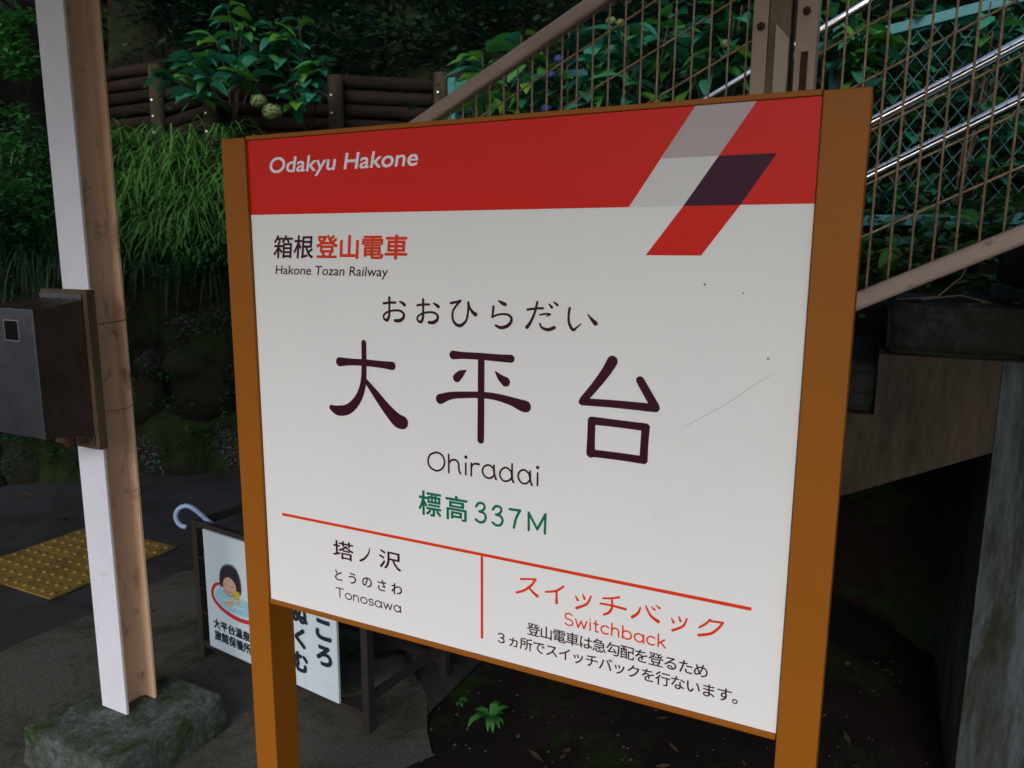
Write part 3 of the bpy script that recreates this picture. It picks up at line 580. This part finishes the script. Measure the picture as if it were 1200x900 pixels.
# ------------------------------------------------------------------ hillside
LINE = [(-9,2.0),(-6,3.3),(-3.05,4.42),(-2.38,4.62),(-1.74,4.78),(-.95,4.42),(.3,3.62),(2.5,2.55),(6,.85),(10,-1)]
ZW = [1.2,1.25,1.42,1.45,1.40,1.1,.95,1.15,1.5,1.8]
PX = [(-3.9, 6.75, 2.92), (-2.76, 6.15, 2.80), (-2.09, 5.48, 2.47), (-1.26, 5.62, 2.62), (-.53, 5.8, 2.68), (.35, 5.95, 2.75)]
def line_at(t):
    t = max(0, min(len(LINE)-1.0001, t)); i = int(t); f = t-i
    return Vector((LINE[i][0]*(1-f)+LINE[i+1][0]*f, LINE[i][1]*(1-f)+LINE[i+1][1]*f)), ZW[i]*(1-f)+ZW[i+1]*f
def nrm(t):
    a, b = line_at(t-.4)[0], line_at(t+.4)[0]; d = (b-a).normalized(); return Vector((-d.y, d.x))
def hill(t, d):
    """point on the hillside: t along the foot line, d metres in from the wall face"""
    p, zw = line_at(t); n = nrm(t); q = p + n*d
    if d <= 0: z = zw
    elif d < 1.0: z = zw + .62*d
    elif d < 1.15: z = zw + .62 + (d-1)*2.2
    else: z = zw + .95 + (d-1.15)*.95
    z += .10*fbm((q.x, q.y, 1.7), .9)*min(1, max(0, d)*2)
    for (x0, y0, z0), (x1, y1, z1) in zip(PX, PX[1:]):          # the log fence holds the bank back
        if x0 <= q.x <= x1 and q.y < 9:
            f = (q.x-x0)/(x1-x0); fy = y0+(y1-y0)*f; fz = min(z0, z1)
            z = min(z, fz-.52+.1*(q.y-fy)) if q.y < fy+.30 else max(z, fz-.16)
    return Vector((q.x, q.y, z))
DS = [-.02, 0.02, .1, .2, .35, .5, .65, .8, .9, 1.0, 1.1, 1.2, 1.3, 1.4, 1.5, 1.65, 1.8, 2.0, 2.3, 3, 4, 5.5, 7.5, 10, 14, 20, 30]
bm = bmesh.new(); rows = []; NT = 300
for i in range(NT+1):
    t_ = (len(LINE)-1)*i/NT; row = []
    p, zw = line_at(t_); n = nrm(t_)
    for z in (-.2, .1, .25, .4, .55, .7, .85, 1.0, 1.15, zw*.95):
        o = -.04+.10*fbm((p.x*1.2, z, p.y), 2.6); q = p + n*(o + z*.10); row.append(bm.verts.new((q.x, q.y, z)))
    for d_ in DS[2:]: row.append(bm.verts.new(hill(t_, d_+.1)))
    rows.append(row)
for a, b in zip(rows, rows[1:]):
    for k in range(len(a)-1): bm.faces.new((a[k], b[k], b[k+1], a[k+1]))
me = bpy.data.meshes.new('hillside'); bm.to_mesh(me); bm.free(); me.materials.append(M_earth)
me.polygons.foreach_set('use_smooth', [True]*len(me.polygons)); tag(link('hillside', me), kind='structure')

# dry stone wall at its foot
rw = thing('rock_wall', 'dark mossy rock wall at the foot of the wooded bank', 'rock wall', (-2.4, 4.6, 0), 0)
stones = [blob(1, k) for k in range(9)]
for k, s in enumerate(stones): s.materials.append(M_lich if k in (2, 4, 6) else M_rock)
row = 0; z = .08
while z < 1.35:
    hgt = uni(.24, .42); t_ = 1.2 + uni(0, .1)
    while t_ < 5.3:
        p, zw = line_at(t_); n = nrm(t_); wd = uni(.32, .70); seg = (line_at(min(8.9, t_+.1))[0]-p).length/.1
        q = p + n*(.10 + z*.10)
        o = link('stone', random.choice(stones), rw, loc=(q.x+2.4, q.y-4.6, z+uni(-.02, .02)))
        o.scale = (wd*.56, .17+uni(0, .05), hgt*.58); o.rotation_euler = (uni(-.2,.2), uni(-.25,.25), math.atan2(n.y, n.x)-pi/2+uni(-.25,.25)); t_ += wd*.93/seg
    z += hgt*.88
# log retaining fence on the bank
lf = thing('log_fence', 'log retaining fence with round posts on the bank behind the grass', 'log fence', (-2.0, 5.5, 0), 0)
logm = []
for k in range(4):
    mb = MB(); pts = [(x/6, .004*noise.noise(Vector((x*.9, k*5, 0)))*2, .004*noise.noise(Vector((x*.9, k*5, 4)))*2) for x in range(-3, 4)]
    mb.tube(pts, [.049*(1+.06*noise.noise(Vector((i*1.7, k, 2)))) for i in range(7)], 14); me = mb.mesh('log', M_log, True); logm.append(me)
for i, (x, y, z) in enumerate(PX):
    MB().tube([(x+2, y-5.5-.03, z-1.9), (x+2, y-5.5-.03, z-.012), (x+2, y-5.5-.03, z)], [.058, .055, .048], 16).build('log_post', M_logp, lf, smooth=False)
    for q in range(4):
        zz = z-.14-.12*q; MB().tube([(x+2-.018, y-5.5-.078, zz), (x+2-.018, y-5.5-.094, zz)], .0065, 8).build('bolt', M_bolt, lf)
    if i < len(PX)-1:
        x2, y2, z2 = PX[i+1]; L_ = math.hypot(x2-x, y2-y)
        zb = (z+z2)/2
        for q in range(6):
            o = link('log', random.choice(logm), lf, loc=((x+x2)/2+2, (y+y2)/2-5.5+.08, zb-.045-.1*q+uni(-.006,.006)))
            o.scale = (L_*1.04, 1, 1); o.rotation_euler = (uni(0, 6), 0, math.atan2(y2-y, x2-x)); o.rotation_mode = 'XYZ'

# ------------------------------------------------------------------ leaves and plants
def leaf_mesh(name, m, L=1.0, wd=.62, droop=.25, fold=.10, n=5):
    mb = MB(); rowsz = []
    for k in range(n+1):
        t = k/n; w_ = wd*.5*(sin(pi*min(1, t**.75))**.8 if 0 < t < 1 else 0)
        x = t; z = -droop*t*t
        rowsz.append((x, w_, z))
    for k, (x, w_, z) in enumerate(rowsz):
        mb.v += [Vector((x*L, -w_*L, (z+fold*w_*2)*L)), Vector((x*L, 0, z*L)), Vector((x*L, w_*L, (z+fold*w_*2)*L))]
    for k in range(n):
        a = 3*k; mb.f += [[a, a+3, a+4, a+1], [a+1, a+4, a+5, a+2]]
    return mb.mesh(name, m, True)
LEAVES = {g: [leaf_mesh('leaf', M_leaf[g], 1, uni(.46, .66), uni(.2, .6), uni(.08, .3), 6) for _ in range(5)] for g in range(3)}
def orient(o, d, roll, s):
    q = Vector(d).to_track_quat('X', 'Z'); o.rotation_mode = 'QUATERNION'
    from mathutils import Quaternion
    o.rotation_quaternion = q @ Quaternion((1, 0, 0), roll); o.scale = (s, s, s)
def shrub(label, base, tips, leaf=.13, per=7, mix=(.5, .35, .15), cat='shrub', group='broad-leaved shrubs on the bank', name='hydrangea_shrub', spread=.16):
    """base and stem tips in world metres"""
    base = Vector(base); t = thing(name, label, cat, base, 0, group)
    for tip in tips:
        tip = Vector(tip)-base; mid = tip*.55 + Vector((uni(-.05,.05), uni(-.05,.05), .06))
        path = catmull([(0,0,0), tuple(mid), tuple(tip)], 4); MB().tube(path, [.007-.004*k/len(path) for k in range(len(path))], 5).build('stem', M_twig if rnd() < .5 else M_bark, t)
        for k in range(per):
            f = 1 - .12*(k//2); p = tip.lerp(mid, 1-f) if f < 1 else tip
            az = k*pi + (k//2)*1.3 + uni(-.5, .5); el = uni(-.35, .55)
            dr = Vector((cos(az)*cos(el), sin(az)*cos(el)-.25, sin(el)))
            g = random.choices((0, 1, 2), mix)[0]
            o = link('leaf', random.choice(LEAVES[g]), t, loc=p + dr*.02); orient(o, dr, uni(-.5, .5), leaf*uni(.6, 1.15))
    return t
def flower_head(par, p, r, m, nm='flower_head'):
    me = MB()
    for k in range(260):
        a, c = uni(0, 2*pi), uni(-.6, 1); s = math.sqrt(1-c*c); q = Vector((cos(a)*s, sin(a)*s, c*.8))*r; u = q.orthogonal().normalized()*r*.16; v_ = q.cross(u).normalized()*r*.16
        q = q*uni(.80, 1.12)+Vector(p); i = len(me.v); me.v += [q-u, q-v_, q+u, q+v_]; me.f.append([i, i+1, i+2, i+3])
    b = blob(r*.78, 3, 2, .12)
    b.materials.append(m); i = len(me.v); o = me.build(nm, m, par); c = link('core', b, o, loc=p); return o
def pj(px, py, y):           # direction table of the photograph's framing, used once to lay out plants in metres
    x = (px-600)/882.; v = (py-450)/882.
    ry = v*-.17171277+.98514650; return (y*(.99998123*x+.00612637*v)/ry, y, 1.4+y*(.00603537*x-.98512801*v-.17171599)/ry)
s1 = shrub('bright hydrangea shrub spilling over the log fence right of the pillar', (-2.0, 5.62, 2.25),
      [(-2.28,5.25,2.53),(-2.15,5.2,2.45),(-2.05,5.15,2.62),(-1.96,5.1,2.50),(-1.86,5.2,2.60),(-1.98,5.3,2.78),(-1.80,5.3,2.86),(-1.74,5.2,2.52),(-2.2,5.4,2.68),(-1.66,5.3,2.68),(-1.9,5.35,3.0),(-2.02,5.1,2.38)], .175, 8, (.55,.30,.15))
s2 = shrub('hydrangea shrub with two pale flower heads hanging in front of the log fence', (-1.5, 5.75, 2.2),
      [(-1.50,5.3,2.80),(-1.42,5.3,2.92),(-1.56,5.35,2.70),(-1.36,5.2,2.52),(-1.30,5.15,2.42),(-1.40,5.1,2.34),(-1.46,5.2,2.46),(-1.60,5.3,2.88),(-1.27,5.2,2.6)], .16, 7, (.65,.25,.10))
for p, r in (((-1.63,5.05,2.345),.050),((-1.53,5.0,2.27),.058)):
    flower_head(s2, Vector(p)-Vector((-1.5,5.75,2.2)), r, M_bud)
# shrubs seen through the railing
data = [(( -.05,4.5,1.5), 560, 640, 40, 130, 4.15, 7, (.35,.35,.3), 'green shrub with blue flowers behind the left end of the railing'),
        ((.35,4.4,1.6), 640, 720, 15, 130, 4.0, 8, (.6,.3,.1), 'large-leaved shrub behind the middle of the railing mesh'),
        ((.75,4.2,1.7), 720, 800, 0, 130, 3.9, 8, (.7,.25,.05), 'dark broad-leaved shrub behind the railing left of the roof post'),
        ((1.0,4.1,1.7), 800, 880, -20, 110, 3.8, 8, (.55,.35,.1), 'hydrangea shrub just left of the roof post with a pale bud')]
for i, (bs, x0, x1, y0, y1, yy, n, mx, lab) in enumerate(data):
    tips = [pj(uni(x0, x1), uni(y0, y1), yy+uni(-.15, .25)) for _ in range(n+2)]
    base = Vector((sum(t[0] for t in tips)/len(tips), yy+.35, 1.55))
    s = shrub(lab, base, tips, .17, 7, mx)
    if i == 0:
        for q in ((645,88),(640,128),(655,70)): flower_head(s, Vector(pj(q[0], q[1], 4.0))-base, .026, M_flow)
    if i == 1:
        for q in ((716,25),(727,28)): flower_head(s, Vector(pj(q[0], q[1], 3.7))-base, .024, M_bud, 'flower_bud')
    if i == 3: flower_head(s, Vector(pj(850, 52, 3.6))-base, .022, M_bud, 'flower_bud')
data = [(960,1030,-10,110,3.6,7,(.3,.4,.3),'shrub with bright leaves just right of the roof post',.15),
        (1040,1130,0,130,3.7,8,(.8,.15,.05),'dusky shrub pressed against the upper chain-link mesh',.13),
        (1130,1215,60,200,3.5,8,(.75,.2,.05),'dusky shrub behind the fence at the right edge',.12),
        (1030,1120,130,240,3.75,8,(.6,.3,.1),'leafy shrub behind the chain link between the two handrails',.13),
        (1150,1215,0,70,3.4,5,(.8,.15,.05),'shrub high in the corner behind the chain-link fence',.12)]
for x0, x1, y0, y1, yy, n, mx, lab, ls in data:
    tips = [pj(uni(x0, x1), uni(y0, y1), yy+uni(-.1, .2)) for _ in range(n+2)]
    shrub(lab, (sum(t[0] for t in tips)/len(tips), yy+.3, 1.45), tips, ls, 7, mx)
shrub('small bright green seedling growing on the dark stair treads', W(.12, 2.9, 1.28), [W(.10,2.85,1.44), W(.17,2.8,1.52), W(.20,2.85,1.42), W(.05,2.8,1.40)], .10, 5, (.1,.6,.3), 'plant', None, 'seedling', .1)
shrub('low green leaves under the chain-link rail beside the railing', W(-.18, 3.5, 1.3), [W(-.16,3.45,1.50), W(-.10,3.4,1.45), W(-.20,3.4,1.56)], .11, 5, (.2,.6,.2), 'plant', None, 'seedling', .1)
def weed(label, loc, n, L_, m, lift=.6, wid=.09):
    mb = MB()
    for k in range(n):
        a = uni(0, 2*pi); l = L_*uni(.6, 1); w_ = l*wid; px, py = cos(a), sin(a)
        pts = [(0,0,0), (px*l*.35, py*l*.35, l*lift*.6), (px*l*.8, py*l*.8, l*lift*.55), (px*l, py*l, l*lift*.3)]
        i = len(mb.v)
        for (x, y, z), ww in zip(pts, (.4, 1, .7, .05)): mb.v += [Vector((x-py*w_*ww, y+px*w_*ww, z)), Vector((x+py*w_*ww, y-px*w_*ww, z))]
        for q in range(3): mb.f.append([i+2*q, i+2*q+1, i+2*q+3, i+2*q+2])
    o = mb.build('weed', m, None, smooth=True); o.location = loc
    return tag(o, label, 'weed')
weed('leafy green weed on the moss beneath the sign board', (-.06, 2.02, .03), 11, .085, M_leaf[1], .9, .15)
weed('tiny weed on dark soil close under the sign bottom edge', (.19, 2.28, .035), 7, .05, M_leaf[1], 1.0)
weed('small weed tuft at the soil edge left of the larger leafy weed', (-.16, 2.12, .03), 6, .04, M_leaf[1], .7, .16)

# leaf clouds: many small leaves gathered into clumps over the slope
def leaf_cloud(name, m, clumps, per, size, aspect=.45, flat=.6, kind='stuff', parent=None):
    mb = MB(); V = mb.v; F = mb.f
    for c, r in clumps:
        for _ in range(per):
            dx, dy, dz = (random.gauss(0, r*.5) for _ in range(3)); p = Vector((c[0]+dx, c[1]+dy, c[2]+dz*flat))
            s = size*uni(.5, 1.3); a, e = uni(0, 2*pi), uni(-.7, .5)
            u = Vector((cos(a)*cos(e), sin(a)*cos(e), sin(e)))*s; v_ = Vector((-sin(a), cos(a), uni(-.5, .5)))*s*aspect*.5
            i = len(V); V += [p, p+u*.45+v_, p+u, p+u*.45-v_]; F.append((i, i+1, i+2, i+3))
    me = bpy.data.meshes.new(name); me.from_pydata([tuple(v) for v in V], [], F); me.materials.append(m)
    o = link(name, me, parent); 
    if kind: o['kind'] = kind
    return o
def clear(p):
    p = Vector(p)                 # nothing tall grows right in front of the log fence
    for (x0, y0, z0), (x1, y1, z1) in zip(PX, PX[1:]):
        if x0-.1 <= p.x <= x1: return not (p.y < y0+(y1-y0)*(p.x-x0)/(x1-x0)+.35 and p.z > min(z0, z1)-.62)
    return True
cl_ = []
for k in range(2600):
    t_ = uni(.8, 8.3); d_ = 1.3 + 7*rnd()**1.5; p = hill(t_, d_); cl_.append((p+Vector((0, 0, uni(0, .4))), uni(.2, .45)))
cl_ = [c for c in cl_ if clear(c[0])]
for k in range(170): cl_.append((Vector(pj(uni(90, 330), uni(-40, 100), uni(7.0, 8.6))), uni(.2, .4)))
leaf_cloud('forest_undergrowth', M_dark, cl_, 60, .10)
cl_ = []
for k in range(215):
    t_ = uni(.9, 4.6) if k > 150 else uni(.9, 2.55); d_ = uni(.0, .95) if k > 150 or t_ > 1.85 else uni(.1, 2.4); p = hill(t_, d_); cl_.append((p+Vector((0, 0, uni(-.12, .0) if k > 150 else uni(0, .25))), uni(.12, .28)))
for k in range(36):
    p = pj(uni(120, 240), uni(0, 100), uni(6.4, 7.4)); cl_.append((p, uni(.1, .25)))
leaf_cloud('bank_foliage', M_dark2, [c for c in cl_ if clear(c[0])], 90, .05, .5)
cl_ = []
for k in range(620):
    t_ = uni(4.8, 8.2); d_ = uni(.0, 2.0); p = hill(t_, d_); cl_.append((p+Vector((0, 0, uni(0, .2))), uni(.12, .3)))
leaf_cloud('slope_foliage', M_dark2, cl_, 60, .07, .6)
# bright sprays at the left edge
cl_ = [(pj(uni(0, 45), uni(5, 60), 4.6), .07) for _ in range(9)] + [(pj(uni(0, 42), uni(60, 85), 4.6), .06) for _ in range(6)] + [(pj(uni(0, 60), uni(110, 300), uni(4.4, 4.9)), .09) for _ in range(14)]
sp = leaf_cloud('leaf_sprays', M_leaf[1], cl_, 45, .07, .35)

# grasses hanging over the wall top
def grass(name, m, spots, per, L0, L1, wdt=.006, fall=1.0, lift=1.0, reach=.62):
    mb = MB(); V, F = mb.v, mb.f
    for p in spots:
        for _ in range(per):
            a = uni(-pi, 0) + uni(-.3, .3) if reach < .7 else uni(-pi-.5, .5); l = uni(L0, L1); q = Vector(p)+Vector((uni(-.04, .04), uni(-.04, .04), uni(-.02, .02)))
            out = Vector((cos(a)*.8, sin(a), 0)); up = uni(.3, 1.15)*lift; fr = uni(.45, 1.3); side = Vector((-out.y, out.x, 0)).normalized()*wdt*uni(.6, 1.3)
            i = len(V); n = 5
            for k in range(n+1):
                t = k/n; c = q + out*(l*reach*t) + Vector((0, 0, l*(up*t*.9 - (up*.55+.62*fall*fr)*t*t*1.15))); ww = side*(1-t*t*.95)*.5
                V += [c-ww, c+ww]
            for k in range(n): F.append((i+2*k, i+2*k+1, i+2*k+3, i+2*k+2))
    me = bpy.data.meshes.new(name); me.from_pydata([tuple(v) for v in V], [], F); me.materials.append(m)
    me.polygons.foreach_set('use_smooth', [True]*len(me.polygons)); o = link(name, me); o['kind'] = 'stuff'; return o
def bank(px0, px1, py0, py1):        # spots on the grassy bank between the wall top and the logs
    py = uni(py0, py1); return pj(uni(px0, px1), py, 4.62 + (300-py)/150*.62 + uni(-.05, .05))
grass('bank_grass', M_grass, [bank(110, 300, 165, 285) for _ in range(75)], 19, .18, .42, .009, .75, 1.6, .95)
grass('fern_tufts', M_fern, [bank(100, 300, 175, 310) for _ in range(70)], 10, .07, .18, .024, .8, 1.3, .9)
grass('left_bank_grass', M_fern, [bank(-30, 90, 170, 280) for _ in range(40)], 16, .12, .30, .009, 1.3, 1.5)
leaf_cloud('bank_weeds', M_dark2, [(Vector(bank(90, 300, 150, 320)), .12) for _ in range(110)], 60, .045, .5)
grass('hanging_grass', M_dark2, [hill(uni(1.2, 4.7), uni(-.06, .12)) - Vector((0, 0, uni(0, .12))) for _ in range(60)], 14, .12, .30, .008, 1.5)
spots = []
for k in range(120):
    t_ = uni(1.5, 2.7); p, zw = line_at(t_); n = nrm(t_); z = uni(.95, zw); q = p + n*(-.09+z*.10); spots.append((q.x, q.y, z))
grass('wall_grass', M_dark2, spots, 10, .12, .32, .004, 1.7)
cl_ = []
for k in range(260):
    t_ = uni(1.4, 5.0); p, zw = line_at(t_); n = nrm(t_); z = uni(.05, 1.35); q = p + n*(-.07+z*.10); cl_.append((Vector((q.x, q.y, z)), .07))
leaf_cloud('wall_creepers', M_dark2, cl_, 26, .028, .7)
# fallen leaves and twigs on the treads
for k in range(12):
    o = link('fallen_leaf', LEAVES[0][0].copy(), None); o.data.materials.clear(); o.data.materials.append(M_dead)
    o.location = W(uni(.03, .33), uni(2.42, 2.7), 1.268+.006*rnd()); o.rotation_euler = (uni(-.3,.3), uni(-.3,.3), uni(0, 6)); s = uni(.03, .07); o.scale = (s, s*.8, s)
    tag(o, 'dry brown leaf lying on the dark stone tread', 'leaf', 'dry leaves on the stair tread')
tw = MB()
tw.tube([W(.04,2.45,1.275), W(.14,2.43,1.285), W(.20,2.5,1.34), W(.235,2.55,1.43)], .0025, 5); tw.tube([W(.10,2.42,1.277), W(.20,2.46,1.29), W(.26,2.44,1.275)], .002, 5)
tag(tw.build('twig', M_twig), 'dry forked twig standing on the stair tread among dead leaves', 'twig')
for k, lab in ((0, 'dry brown leaf on the asphalt near the rock wall, far left'), (1, 'dark dry leaf on the asphalt between wall and tactile paving')):
    o = link('fallen_leaf', LEAVES[0][1].copy(), None); o.data.materials.clear(); o.data.materials.append(M_dead)
    o.location = [(-2.83, 4.15, .02), (-2.35, 3.75, .015)][k]; o.rotation_euler = (.1, .1, k*2.2); o.scale = (.13, .09, .1); tag(o, lab, 'leaf')
me = rough_box(-.13, .13, -.10, .10, 0, .035, 9, .004, 3, .008); me.materials.append(M_conc)
o = tag(link('paving_slab', me), 'small mossy paving slab under the right end of the poster frame', 'paving slab'); o.location = (-.46, 2.30, 0); o.rotation_euler = (0, 0, .35)

# cedars on the slope: their crowns close off the sky above the bank
def tree(label, base, h, r, seed):
    random.seed(seed); t = thing('cedar_tree', label, 'tree', base, 0, 'cedars on the slope behind the platform')
    pts = [(uni(-.05,.05)*k, uni(-.05,.05)*k, h*k/6-.3) for k in range(7)]; MB().tube(pts, [r*(1-.13*k) for k in range(7)], 10).build('trunk', M_bark, t, smooth=True)
    mb = MB(); cls = []
    for k in range(60):
        z = h*uni(.16, 1); a = uni(0, 2*pi); l = (1.15-z/h)*uni(1.8, 3.4); c = (cos(a)*l, sin(a)*l, z-.25*l)
        mb.tube([(0, 0, z), (c[0]*.5, c[1]*.5, z-.02), c], [.03, .02, .008], 5, False)
        for f in (.45, .75, 1): cls.append((Vector((c[0]*f, c[1]*f, z-.25*l*f)), .5))
    mb.build('limbs', M_bark, t); leaf_cloud('crown', M_dark, cls, 70, .24, .35, .5, None, t)
for i, (x, y, h) in enumerate(((-6.5,7.5,10),(-3.6,8.6,11),(-.6,8.4,11),(2.2,7.6,10),(5.2,6.0,10),(-1.9,11,12),(3.8,10,12),(-9,5.5,9))):
    lab = ['far left', 'left', 'middle', 'right of middle', 'far right', 'rear left', 'rear right', 'outermost left'][i]
    tree('dark cedar on the slope, %s of the row behind the bank' % lab, (x, y, 2.2+.6*(y-5)), h, .16, 40+i)
